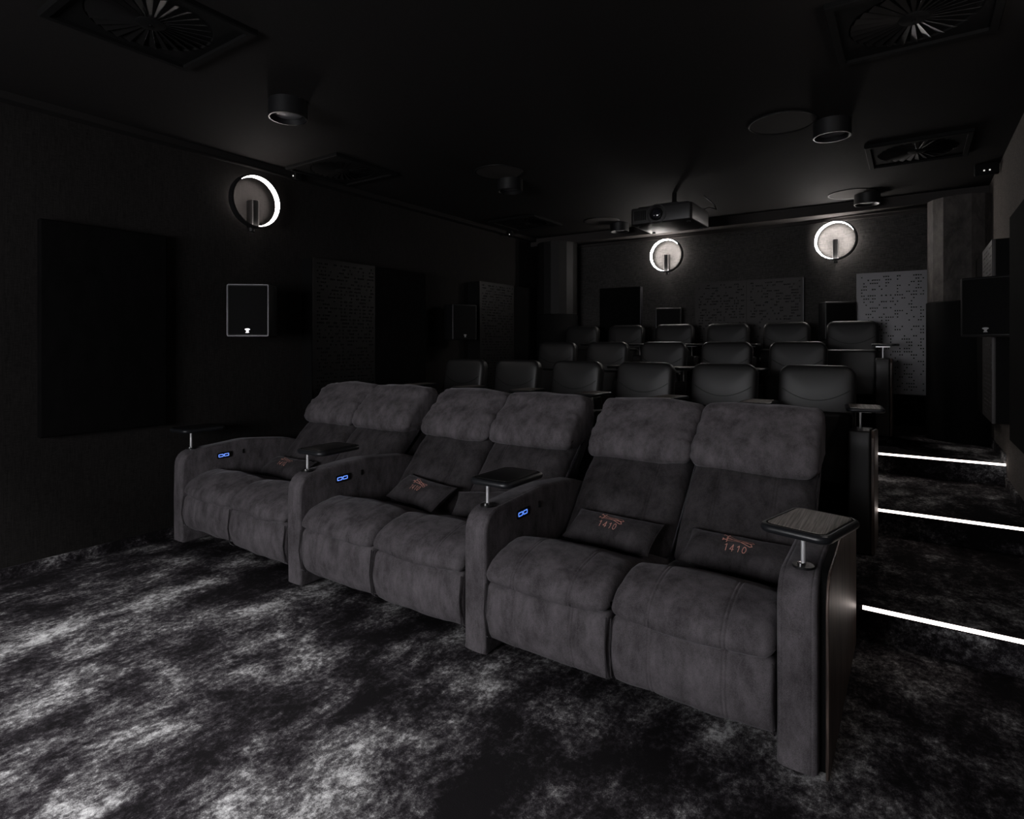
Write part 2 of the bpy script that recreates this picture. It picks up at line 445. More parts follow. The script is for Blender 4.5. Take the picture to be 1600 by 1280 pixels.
PZ0, PZ1 = 0.83, 2.15
def wall_unit(name, lab, face, o, perf_w, dark_w, depth, seed, grp):
    """deep box on a side wall: perforated half then dark cloth half. o = lower near corner on the wall; local x runs along the wall"""
    mx = face(o); flip = face is face_right
    ht = PZ1 - PZ0
    r = thing(name, lab, 'acoustic panel', o, grp)
    sg = -1 if flip else 1
    def B(a, b, z0, z1, d0, d1): 
        t = MB(); lo, hi = sorted((sg * a, sg * b)); t.box(lo, hi, z0, z1, d0, d1, mx); return t
    B(0, perf_w + dark_w, 0, ht, 0, depth - 0.02).build('box_body', M['blackmatte'], r)
    t = MB(); m2 = mx @ Matrix.Translation(((0 if sg > 0 else -perf_w), 0, depth - 0.02)); perf_sheet(t, perf_w, ht, m2, seed, dens=0.42); t.build('perforated_sheet', M['perf_half_shaded' if flip else 'perf_shaded'], r, 20)
    B(perf_w + 0.003, perf_w + dark_w, 0, ht, depth - 0.02, depth).build('cloth_panel', M['velvet'], r)
    B(-0.004, 0.0, 0, ht, depth - 0.012, depth + 0.002).build('edge_strip', M['metal'], r)
wall_unit('wall_panel', 'wide half perforated, half black cloth wall box behind the recliners', face_left, (XL, 3.244, PZ0), 0.712, 0.713, 0.155, 3, 'acoustic boxes on the side walls')
wall_unit('wall_panel', 'half perforated, half black cloth wall box between the far wall speaker and the corner', face_left, (XL, 5.583, PZ0), 0.72, 0.72, 0.185, 5, 'acoustic boxes on the side walls')
wall_unit('wall_panel', 'aisle wall box nearest the camera, cut by the frame edge', face_right, (XR, 3.2, PZ0), 0.70, 0.66, 0.108, 7, 'acoustic boxes on the side walls')
wall_unit('wall_panel', 'pale perforated aisle wall box behind the angled wall speaker', face_right, (XR, 5.42, PZ0), 0.72, 0.72, 0.115, 9, 'acoustic boxes on the side walls')

# soft velvet panel near the front of the left wall
fp = thing('fabric_panel', 'large flat black velvet panel on the wall in front of the recliners', 'acoustic panel', (XL, 1.337, 0.825))
t = MB(); rslab(t, 0.74, 1.34, 0.05, 0.01, 0.012, face_left((XL + 0.027, 1.337 + 0.37, 0.825 + 0.67))); t.build('velvet_face', M['velvet'], fp)
MB().box(XL + 0.002, XL + 0.027, 1.36, 2.05, 0.85, 2.14).build('backing', M['blackmatte'], fp)

# back wall panels
def back_panel(lab, x0, x1, z0, perf, seed=0, divs=1, m='perf'):
    r = thing('back_wall_panel', lab, 'acoustic panel', (x0, YB, z0), 'acoustic panels on the back wall')
    MB().box(x0, x1, YB - 0.05, YB, z0, PZ1 - 0.005).build('backing', M['blackmatte'], r)
    wd = (x1 - x0) / divs
    for k in range(divs):
        a = x0 + k * wd
        if perf:
            t = MB(); perf_sheet(t, wd - (0.002 if divs > 1 else 0), PZ1 - 0.005 - z0, face_back((a, YB - 0.05, z0)), seed + k); t.build('perforated_sheet', M[m], r, 20)
        else:
            MB().box(a, a + wd, YB - 0.07, YB - 0.05, z0, PZ1 - 0.005).build('cloth_panel', M['velvet'], r)
    MB().box(x1, x1 + 0.004, YB - 0.072, YB, z0, PZ1 - 0.005).build('edge_strip', M['perf'], r)
back_panel('black cloth back panel with a pale edge, near the dark corner column', -3.50, -2.925, PZ0, False)
back_panel('double perforated dark panel in the middle of the back wall', -2.215, -1.016, PZ0, True, 21, 2, 'perf_half_shaded')
back_panel('bright perforated grey panel beside the pale corner column', -0.504, 0.108, 0.885, True, 31)
r = thing('back_wall_panel', 'dim plain panel low on the back wall under the bright perforated one', 'acoustic panel', (-0.504, YB, 0.55), 'acoustic panels on the back wall')
t = MB(); rslab(t, 0.612, 0.30, 0.06, 0.008, 0.008, face_back((-0.198, YB, 0.72))); t.build('cloth_panel', M['velvet'], r)

# ------------------------------------------------------------------ wall speakers
def speaker(lab, c, ang, wd=0.31, ht=0.40, dp=0.21, badge=True, wall=None, frame=True):
    """c = centre of the front face; ang = heading of the front normal (deg from +x)"""
    a = math.radians(ang); nx, ny = math.cos(a), math.sin(a)
    mx = frame_mx(c, (-ny, nx, 0), (0, 0, 1), (nx, ny, 0))
    o = thing('wall_speaker', lab, 'speaker', (c[0], c[1], c[2] - ht / 2), 'black wall speakers')
    t = MB(); rslab(t, wd, ht, dp, 0.012, 0.010, mx @ Matrix.Translation((0, 0, -dp))); cab = t.build('cabinet', M['black'], o)
    t = MB(); rslab(t, wd - 0.03, ht - 0.03, 0.008, 0.010, 0.003, mx); t.build('grille', M['blackmatte'], o)
    if frame:
        t = MB(); ow, iw = wd - 0.006, wd - 0.016
        rg = [(rrect(ow, ht - 0.006, 0.012), 0.0), (rrect(ow, ht - 0.006, 0.012), 0.004), (rrect(iw, ht - 0.016, 0.009), 0.004), (rrect(iw, ht - 0.016, 0.009), 0.0)]
        stack(t, rg, mx, False, False); t.build('front_frame', M['perf'], o)
    if badge:
        t = MB(); zb = -ht / 2 + 0.045
        stack(t, [(circ(0.019, 20), 0.008), (circ(0.019, 20), 0.0095)], mx @ Matrix.Translation((0, zb + 0.010, 0)) @ Matrix.Diagonal((1, 0.35, 1, 1)))
        t.add([(-0.012, zb + 0.004, 0.0088), (0.012, zb + 0.004, 0.0088), (0.006, zb - 0.004, 0.0088), (-0.006, zb - 0.004, 0.0088)], [(3, 2, 1, 0)], mx)
        t.add([(-0.006, zb - 0.004, 0.0088), (0.006, zb - 0.004, 0.0088), (0.013, zb - 0.015, 0.0088), (-0.013, zb - 0.015, 0.0088)], [(3, 2, 1, 0)], mx)
        t.build('badge', M['badge'], o)
    # bracket to the wall
    t = MB(); p = Vector(c) - Vector((nx, ny, 0)) * (dp - 0.01)
    q = Vector((wall, p.y, p.z)) if wall in (XL, XR) else Vector((p.x, wall, p.z))
    tube(t, [p, q], 0.025, 12); t.build('bracket', M['blackmatte'], o)
    return o
speaker('black speaker with thin grey front frame on the wall below the ring lamp', (-4.170, 2.560, 1.655), -50, wall=XL)
speaker('dark speaker between the two acoustic boxes on the far side wall', (-4.16, 5.16, 1.645), -22, wall=XL, frame=False)
speaker('black speaker on the aisle wall, angled towards the seats', (0.395, 4.99, 1.648), -118, wd=0.30, wall=XR, frame=False)
speaker('black speaker on the back wall under the ring lamp farther from the aisle', (-2.50, 7.08, 1.645), -72, wall=YB, badge=False, frame=False, dp=0.18)
speaker('black speaker on the back wall under the ring lamp nearer the aisle', (-0.635, 7.06, 1.645), -62, wall=YB, badge=False, frame=False, dp=0.18)

# ------------------------------------------------------------------ ring lamps
def ring_lamp(lab, face, o, yaw=0.0, light='ring_light'):
    mx0 = face(o); r = thing('ring_lamp', lab, 'wall lamp', o, 'ring wall lamps')
    mx = mx0 @ Matrix.Translation((0, 0, 0.085)) @ Matrix.Rotation(math.radians(yaw), 4, 'Y')
    R, ri, d = 0.213, 0.200, 0.028
    t = MB(); lathe(t, [(R, -d), (R, d), (ri + 0.0005, d), (ri + 0.0005, d - 0.003), (ri + 0.005, d - 0.003), (ri + 0.005, -d + 0.004), (ri - 0.007, -d + 0.004), (ri - 0.007, -d)], 72, mx)
    t.build('ring_frame', M['black'], r)
    t = MB(); lathe(t, [(ri - 0.007, -d + 0.006), (ri + 0.0035, d - 0.004), (ri + 0.0038, d - 0.006), (ri + 0.0035, -d + 0.006)], 72, mx)
    t.build('diffuser', M[light], r)
    t = MB(); rslab(t, 0.052, 0.215, 0.088, 0.002, 0.002, mx0 @ Matrix.Translation((0, -0.095, 0))); st = t.build('bracket', M['metal'], r)
    t = MB(); rslab(t, 0.044, 0.207, 0.002, 0.002, 0.0005, mx0 @ Matrix.Translation((0, -0.095, 0.0882))); t.build('cover_plate', M['blackmatte'], st)
    t = MB(); cyl(t, 0.022, 0, 0.03, n=20, mx=mx0 @ Matrix.Translation((0, -0.222, 0.03)) @ Matrix.Rotation(PI / 2, 4, 'X') @ Matrix.Translation((0, 0, -0.015))); t.build('knob', M['black'], st)
ring_lamp('glowing ring lamp on the side wall above the framed black speaker', face_left, (XL, 2.75, 2.545), light='ring_light_soft')
ring_lamp('glowing ring lamp high on the aisle wall, outside the picture', face_right, (XR, 2.75, 2.545), light='ring_light_right')
ring_lamp('glowing ring lamp on the back wall just under the projector', face_back, (-2.575, YB, 2.515))
ring_lamp('glowing ring lamp on the back wall nearest the aisle', face_back, (-0.70, YB, 2.518), -10)

# ------------------------------------------------------------------ ceiling fittings
def downlight(lab, x, y, watts=0):
    o = thing('downlight', lab, 'ceiling light', (x, y, ZC), 'surface downlights on the ceiling')
    mx = face_down((x, y, ZC))
    t = MB(); lathe(t, [(0.0005, 0.0), (0.113, 0.0), (0.113, 0.100), (0.110, 0.103), (0.104, 0.103), (0.082, 0.070), (0.0005, 0.070)], 40, mx); t.build('housing', M['black'], o, 30)
    t = MB(); lathe(t, [(0.0005, 0.0705), (0.080, 0.0705), (0.080, 0.079), (0.072, 0.082), (0.0005, 0.082)], 40, mx); t.build('lens_disc', M['glass'], o)
    t = MB(); lathe(t, [(0.104, 0.1025), (0.1115, 0.1025), (0.1115, 0.1045), (0.104, 0.1045)], 40, mx); t.build('trim_ring', M['metal'], o)
    if watts:
        ld = bpy.data.lights.new('floor_fill_beam', 'SPOT'); ld.energy = watts; ld.spot_size = math.radians(84); ld.spot_blend = 0.4
        ld.shadow_soft_size = 0.07; ld.color = (0.99, 0.985, 1.0)
        lo = bpy.data.objects.new('floor_fill_beam', ld); C.objects.link(lo); lo.parent = o; lo.location = (0, 0, -0.115)
downlight('black can downlight near the side wall ring lamp', -3.14, 2.19)
downlight('black can downlight between the two aisle side ceiling vents', -0.448, 4.414)
downlight('black can downlight in front of the back wall ring lamp nearest the aisle', -0.379, 6.74)
downlight('dim black can downlight in the dark middle of the far ceiling side', -2.994, 4.358)
downlight('black can downlight beside the projector near the back wall', -2.966, 6.675)

downlight('added can downlight, out of view above the open floor, farthest from the aisle', -3.14, -0.02, SPOT_POWER)  # three unseen lamps, added to brighten the carpet in front
downlight('added can downlight, out of view above the middle of the open floor', -1.79, -0.02, SPOT_POWER)
downlight('added can downlight, out of view above the open floor, nearest the aisle', -0.448, -0.02, SPOT_POWER * 0.35)

def disc_speaker(lab, x, y, r=0.21):
    o = thing('ceiling_speaker', lab, 'speaker', (x, y, ZC), 'round flush ceiling speakers')
    mx = face_down((x, y, ZC))
    t = MB(); lathe(t, [(r - 0.012, 0), (r, 0), (r, 0.006), (r - 0.004, 0.008), (r - 0.012, 0.006)], 56, mx); t.build('rim', M['black'], o)
    t = MB(); stack(t, [(circ(r - 0.012, 56), 0.0), (circ(r - 0.014, 56), 0.005)], mx); t.build('grille', M['disc'], o)
disc_speaker('round flush ceiling speaker next to the middle downlight of the aisle side', -0.725, 4.251)
disc_speaker('lit round flush ceiling speaker above the ring lamp nearest the aisle', -0.50, 6.64)
disc_speaker('dark round flush ceiling speaker in the middle of the far ceiling side', -2.93, 4.10)
disc_speaker('round flush ceiling speaker half hidden by the projector', -3.08, 6.42)

fin_mesh = None
def swirl_vent(lab, x, y, s=0.325):
    global fin_mesh
    o = thing('ceiling_vent', lab, 'air vent', (x, y, ZC), 'square swirl ceiling vents')
    mx = face_down((x, y, ZC)); wi = 2 * s - 0.07
    t = MB()
    stack(t, [(rrect(2 * s, 2 * s, 0.003, 1), 0), (rrect(2 * s, 2 * s, 0.003, 1), 0.020), (rrect(2 * s - 0.012, 2 * s - 0.012, 0.003, 1), 0.026),
              (rrect(wi, wi, 0.003, 1), 0.026), (rrect(wi, wi, 0.003, 1), 0.003)], mx, True, False); t.build('frame', M['blackmatte'], o, 25)
    t = MB(); R = 0.255; n = 48                                   # face plate with a round opening
    sq = []
    for k in range(n):
        a = 2 * PI * k / n; q = (wi / 2) / max(abs(math.cos(a)), abs(math.sin(a))); sq.append((q * math.cos(a), q * math.sin(a)))
    stack(t, [(sq, 0.010), (circ(R, n), 0.010), (circ(R - 0.004, n), 0.002)], mx, False, False); t.build('face_plate', M['blackmatte'], o, 25)
    t = MB(); stack(t, [(circ(R, n), 0.0005), (circ(R - 0.001, n), 0.0015)], mx); t.build('plenum', M['blackmatte'], o)
    t = MB(); lathe(t, [(0.0005, 0.0), (0.062, 0.0), (0.060, 0.016), (0.045, 0.022), (0.0005, 0.022)], 32, mx); hb = t.build('hub', M['blackmatte'], o)
    t = MB(); cyl(t, 0.008, 0.022, 0.027, n=12, mx=mx); t.build('screw', M['metal'], hb)
    if fin_mesh is None:
        t = MB(); ca, sa = math.cos(0.75), math.sin(0.75); v = []
        for rr, hw in ((0.060, 0.006), (0.246, 0.021)):
            for sg, th in ((-1, 0), (1, 0), (1, 0.0012), (-1, 0.0012)):
                v.append((rr, sg * hw * ca - th * sa, 0.012 + (sg * hw * sa * 0.42) + th * ca))
        f = [(0, 1, 2, 3), (7, 6, 5, 4), (0, 4, 5, 1), (1, 5, 6, 2), (2, 6, 7, 3), (3, 7, 4, 0)]
        t.add(v, f); fin_mesh = t.mesh('fin', M['fin'])
    for k in range(28):
        fb = bpy.data.objects.new('fin', fin_mesh); C.objects.link(fb); fb.parent = o
        fb.matrix_basis = Matrix.Translation((0, 0, 0)) @ frame_mx((0, 0, 0), (1, 0, 0), (0, -1, 0), (0, 0, -1)) @ Matrix.Rotation(2 * PI * k / 28, 4, 'Z')
swirl_vent('square swirl vent over the aisle nearest the camera, cut by the frame top', 0.0, 3.195)
swirl_vent('square swirl vent over the aisle steps, farther back', 0.02, 5.41)
swirl_vent('dark square swirl vent above the open floor in front of the recliners', -2.87, 1.29)
swirl_vent('dark square swirl vent beside the side wall ring lamp', -3.985, 3.30)
swirl_vent('black square swirl vent over the far end of the back rows', -3.88, 5.98)

def ceiling_sensor(lab, x, y, z, wd=0.06, two=False):
    o = thing('ceiling_sensor', lab, 'sensor', (x, y, ZC), 'small sensors along the ceiling edge')
    t = MB(); rslab(t, wd, 0.06, ZC - z, 0.01, 0.008, face_down((x, y, ZC))); t.build('housing', M['blackmatte'], o)
    t = MB()
    for dx in ((-0.018, 0.018) if two else (0,)):
        cyl(t, 0.006, 0, 0.004, n=12, mx=frame_mx((x + dx, y - 0.03, z + 0.03), (1, 0, 0), (0, 0, 1), (0, -1, 0)))
    t.build('indicator', M['spark'], o)
ceiling_sensor('small dark ceiling box with two tiny lights beside the aisle wall', 0.49, 6.15, 2.78, 0.16, True)
ceiling_sensor('tiny ceiling sensor with a white dot beside the side wall ring lamp', -4.33, 3.10, 2.79)
ceiling_sensor('tiny ceiling sensor at the far end of the side wall', -4.33, 6.32, 2.79)

# projector
pj = thing('projector', 'dark grey projector hanging from the ceiling near the back wall', 'projector', (-1.945, 5.58, 2.53))
def boxr(x0, x1, y0, y1, z0, z1, r, b):
    t = MB(); rslab(t, x1 - x0, y1 - y0, z1 - z0, r, b, Matrix.Translation(((x0 + x1) / 2, (y0 + y1) / 2, z0))); return t
boxr(-2.243, -1.655, 5.30, 5.85, 2.533, 2.690, 0.03, 0.012).build('body', M['leather'], pj)
boxr(-2.20, -1.70, 5.36, 5.80, 2.690, 2.712, 0.03, 0.006).build('top_cover', M['black'], pj)
boxr(-2.02, -1.84, 5.46, 5.70, 2.712, 2.745, 0.01, 0.004).build('mount_plate', M['black'], pj)
t = MB(); cyl(t, 0.022, 2.745, ZC, -1.93, 5.64, 20); t.build('mount_pole', M['blackmatte'], pj)
lm = face_back((-1.985, 5.30, 2.612))
t = MB(); lathe(t, [(0.045, 0), (0.060, 0), (0.060, 0.018), (0.056, 0.022), (0.046, 0.012)], 40, lm); lr = t.build('lens_ring', M['black'], pj)
t = MB(); stack(t, [(circ(0.045, 36), 0.002), (circ(0.036, 36), 0.010), (circ(0.02, 36), 0.015), (circ(0.004, 36), 0.017)], lm); t.build('lens', M['lens'], lr)
t = MB(); lathe(t, [(0.085, -0.001), (0.094, -0.001), (0.094, 0.005), (0.085, 0.005)], 44, lm); t.build('lens_surround', M['leather'], pj)
t = MB()
for k in range(6): t.box(-2.20 + k * 0.02, -2.19 + k * 0.02, 5.297, 5.302, 2.57, 2.66)
t.build('intake_grille', M['blackmatte'], pj)
t = MB(); tube(t, [(-1.72, 5.78, 2.70), (-1.66, 5.86, 2.74), (-1.60, 5.90, 2.72), (-1.63, 5.94, 2.78), (-1.72, 5.9, ZC)], 0.005); t.build('cable', M['black'], pj)
for fx, fy in ((-2.19, 5.38), (-1.71, 5.38), (-2.19, 5.78), (-1.71, 5.78)):
    t = MB(); cyl(t, 0.018, 2.522, 2.534, fx, fy, 16, 0.003); t.build('foot', M['black'], pj)

# ------------------------------------------------------------------ front row recliners
ARM_W, PITCH, ARM4 = 0.122, 1.326, -0.377
YA = 2.106
arm_prof = rounded_profile([(YA, 0.0, 0.012), (3.19, 0.0, 0.01), (3.19, 0.56, 0.05), (2.98, 0.628, 0.25), (2.60, 0.668, 0.5), (YA, 0.640, 0.115)])
def seat_prof(dy):
    base = rounded_profile([(2.36, 0.28, 0), (3.00, 0.25, 0.02), (3.00, 0.335, 0.04), (2.66, 0.370, 0.25), (2.36, 0.478, 0)], 8)
    arc = [(2.34 + dy - 0.255 * math.sin(a), 0.366 + 0.118 * math.cos(a)) for a in np.linspace(0.05, PI / 2, 14)]
    return base + arc + [(2.090 + dy, 0.358), (2.112 + dy, 0.348), (2.16 + dy, 0.346)]
def rest_prof(dy, b): return rounded_profile([(2.125 + dy, b, 0.055), (2.26 + dy, b + 0.03, 0.04), (2.26 + dy, 0.318, 0.03), (2.108 + dy, 0.346, 0.042), (2.088 + dy, 0.20, 0.12)], 8)
back_prof = rounded_profile([(2.745, 0.345, 0.05), (3.02, 0.28, 0.05), (3.42, 0.78, 0.05), (3.42, 0.93, 0.03), (3.28, 0.87, 0.03), (3.06, 0.70, 0.25)], 8)
head_prof = rounded_profile([(3.070, 0.770, 0.070), (3.23, 0.745, 0.05), (3.44, 0.80, 0.05), (3.47, 0.99, 0.05), (3.42, 1.060, 0.060), (3.32, 1.056, 0.09), (3.100, 0.865, 0.16)], 9)

def tray(parent, cx, cyy, z, rot, px, py, pz0, wd=0.23, ln=0.31, m_in='inlay'):
    mx = Matrix.Translation((cx, cyy, z)) @ Matrix.Rotation(math.radians(rot), 4, 'Z')
    t = MB(); rslab(t, wd, ln, 0.028, 0.045, 0.0135, mx, 4, 7); tr = t.build('swivel_tray', M['pad'], parent)
    t = MB(); rslab(t, wd - 0.046, ln - 0.046, 0.004, 0.026, 0.0015, mx @ Matrix.Translation((0, 0, 0.0262)), 2, 7)
    i = t.build('tray_inlay', M[m_in], tr)
    t = MB(); stack(t, [(rrect(wd - 0.030, ln - 0.030, 0.034, 7), 0.0275), (rrect(wd - 0.034, ln - 0.034, 0.032, 7), 0.0290), (rrect(wd - 0.044, ln - 0.044, 0.027, 7), 0.0290), (rrect(wd - 0.048, ln - 0.048, 0.025, 7), 0.0275)], mx, False, False)
    t.build('tray_welt', M['blackmatte'], tr)
    t = MB(); cyl(t, 0.0075, pz0 - 0.02, z + 0.004, px, py, 16); t.build('post', M['satin'], tr)
    t = MB(); cyl(t, 0.035, pz0 - 0.004, pz0 + 0.004, px, py, 28, 0.001); t.build('post_socket', M['black'], tr)
    t = MB(); cyl(t, 0.012, pz0 + 0.003, pz0 + 0.012, px - 0.006, py - 0.004, 16, 0.001); t.build('post_collar', M['chrome'], tr)
    t = MB(); rslab(t, 0.075, 0.05, 0.005, 0.004, 0.001, Matrix.Translation((px + 0.0, py, z - 0.005))); t.build('mount_bracket', M['metal'], tr)
    return tr

def usb_panel(arm, xr_, y, z):
    """lit charging plate on the inner (aisle facing) side of an arm"""
    mx = frame_mx((xr_, y, z), (0, 1, 0), (0, 0, 1), (1, 0, 0)) @ Matrix.Rotation(math.radians(1.5), 4, 'Z')
    t = MB(); rslab(t, 0.115, 0.042, 0.004, 0.008, 0.0015, mx @ Matrix.Translation((0.008, 0, 0)))
    t.build('control_panel', M['black'], arm)
    t = MB()
    for dx in (-0.021, 0.021):
        m2 = mx @ Matrix.Translation((dx, 0, 0.0042))
        stack(t, [(rrect(0.038, 0.021, 0.005), 0), (rrect(0.038, 0.021, 0.005), 0.001), (rrect(0.029, 0.012, 0.003), 0.001), (rrect(0.029, 0.012, 0.003), 0)], m2, False, False)
    tag(t.build('usb_light', M['blue'], arm), 'blue glowing port outlines')
    t = MB(); rslab(t, 0.012, 0.034, 0.005, 0.004, 0.0015, mx @ Matrix.Translation((0.155, 0.004, 0)))
    tag(t.build('recline_switch', M['metal'], arm), 'small metal recline switch')

TR = [(-4.30, 2.25, 0.0), (-2.825, 2.243, 2.0), (-1.545, 2.228, -1.0), (-0.291, 2.222, -14.0)]
SLABEL = ['dark suede two-seat recliner at the wall end of the front row',
          'dark suede two-seat recliner in the middle of the front row',
          'dark suede two-seat recliner beside the aisle, with a wood-sided end arm']
for k in range(3):
    xa = ARM4 - (3 - k) * PITCH                     # left edge of the left arm
    root = thing('recliner_sofa', SLABEL[k], 'sofa', (xa + PITCH / 2, 2.6, 0), 'front row recliners')
    arms = [(xa, k)] + ([(ARM4, 3)] if k == 2 else [])
    for ax, ai in arms:
        arm = sweep_pad(arm_prof, ax, ax + ARM_W, 0.016, 0.03, 8, (ax + 0.017, ax + ARM_W - 0.017), 0.002, 0.0022, 0.002, 0.004, (4, 4, 4), ai * 3.1).build('arm', M['suede'], root, 60)
        if ai < 3: usb_panel(arm, ax + ARM_W + 0.001, 2.405, 0.575)
        tx, ty, rt = TR[ai]
        tray(root, tx, ty, 0.772, rt, ax + ARM_W / 2 + 0.008, 2.195, 0.652, m_in='inlay' if ai == 3 else 'black')
    if k == 2:
        def side(off): return rounded_profile([(YA + off, 0.0, 0.005), (3.19, 0.0, 0.01), (3.19, 0.56, 0.05), (2.98, 0.640, 0.25), (2.60, 0.678, 0.5), (YA + off, 0.646, 0.10)])
        sweep_pad(side(0.05), ARM4 + ARM_W + 0.001, ARM4 + ARM_W + 0.022, 0.001, 0.05, 3).build('side_spacer', M['blackmatte'], root, 40)
        tag(sweep_pad(side(0.012), ARM4 + ARM_W + 0.0225, ARM4 + ARM_W + 0.032, 0.004, 0.03, 3).build('side_panel', M['wood'], root, 40), 'brown wood veneer outer side of the end arm')
    s0 = xa + ARM_W + 0.004; s1 = xa + PITCH - 0.004; mid = (s0 + s1) / 2
    MB().box(s0, s1, 2.32, 3.1, 0.02, 0.29).build('base_frame', M['blackmatte'], root)
    for q in range(2):
        a, b = (s0, mid - 0.003) if q == 0 else (mid + 0.003, s1)
        wd = b - a; sd = k * 7.3 + q * 3.7 + 1.1
        st = []
        for fr in (0.27, 0.73): st += [a + wd * fr - 0.007, a + wd * fr + 0.007]
        dyv = (0.012, 0.0, 0.006, 0.0, 0.0, 0.004)[k * 2 + q]; bz = (0.10, 0.085, 0.075, 0.075, 0.066, 0.072)[k * 2 + q]
        wrk = 0.013 if k == 0 else (0.010 if k == 1 else 0.007)
        sweep_pad(seat_prof(dyv), a, b, 0.040, 0.020, 30, st, 0.0035, 0.004, 0.018, wrk, (5, 6, 5), sd, 0.006).build('seat_cushion', M['suede'], root, 70)
        sweep_pad(rest_prof(dyv, bz), a, b, 0.022, 0.018, 30, st, 0.0030, 0.004, 0.008, wrk * 0.9, (9, 3, 2.5), sd + 5, 0.004).build('leg_rest', M['suede'], root, 70)
        sweep_pad(back_prof, a + 0.004, b - 0.004, 0.060, 0.022, 30, st, 0.004, 0.005, 0.030, 0.012, (5, 5, 4), sd + 9, 0.008).build('backrest', M['suede_shaded'], root, 70)
        sweep_pad(head_prof, a - 0.005, b + 0.005, 0.046, 0.016, 30, (), 0, 1, 0.020, 0.010, (6, 9, 9), sd + 13, 0.024).build('headrest', M['suede'], root, 70)
        # piping along the outer edges of the leg rest
        for ex in (a + 0.006, b - 0.006):
            t = MB(); tube(t, [(ex, 2.098 + dyv, 0.335), (ex, 2.085 + dyv, 0.22), (ex, 2.100 + dyv, bz + 0.035), (ex, 2.13 + dyv, bz + 0.012)], 0.0035, 6); t.build('piping', M['suede_shaded'], root)

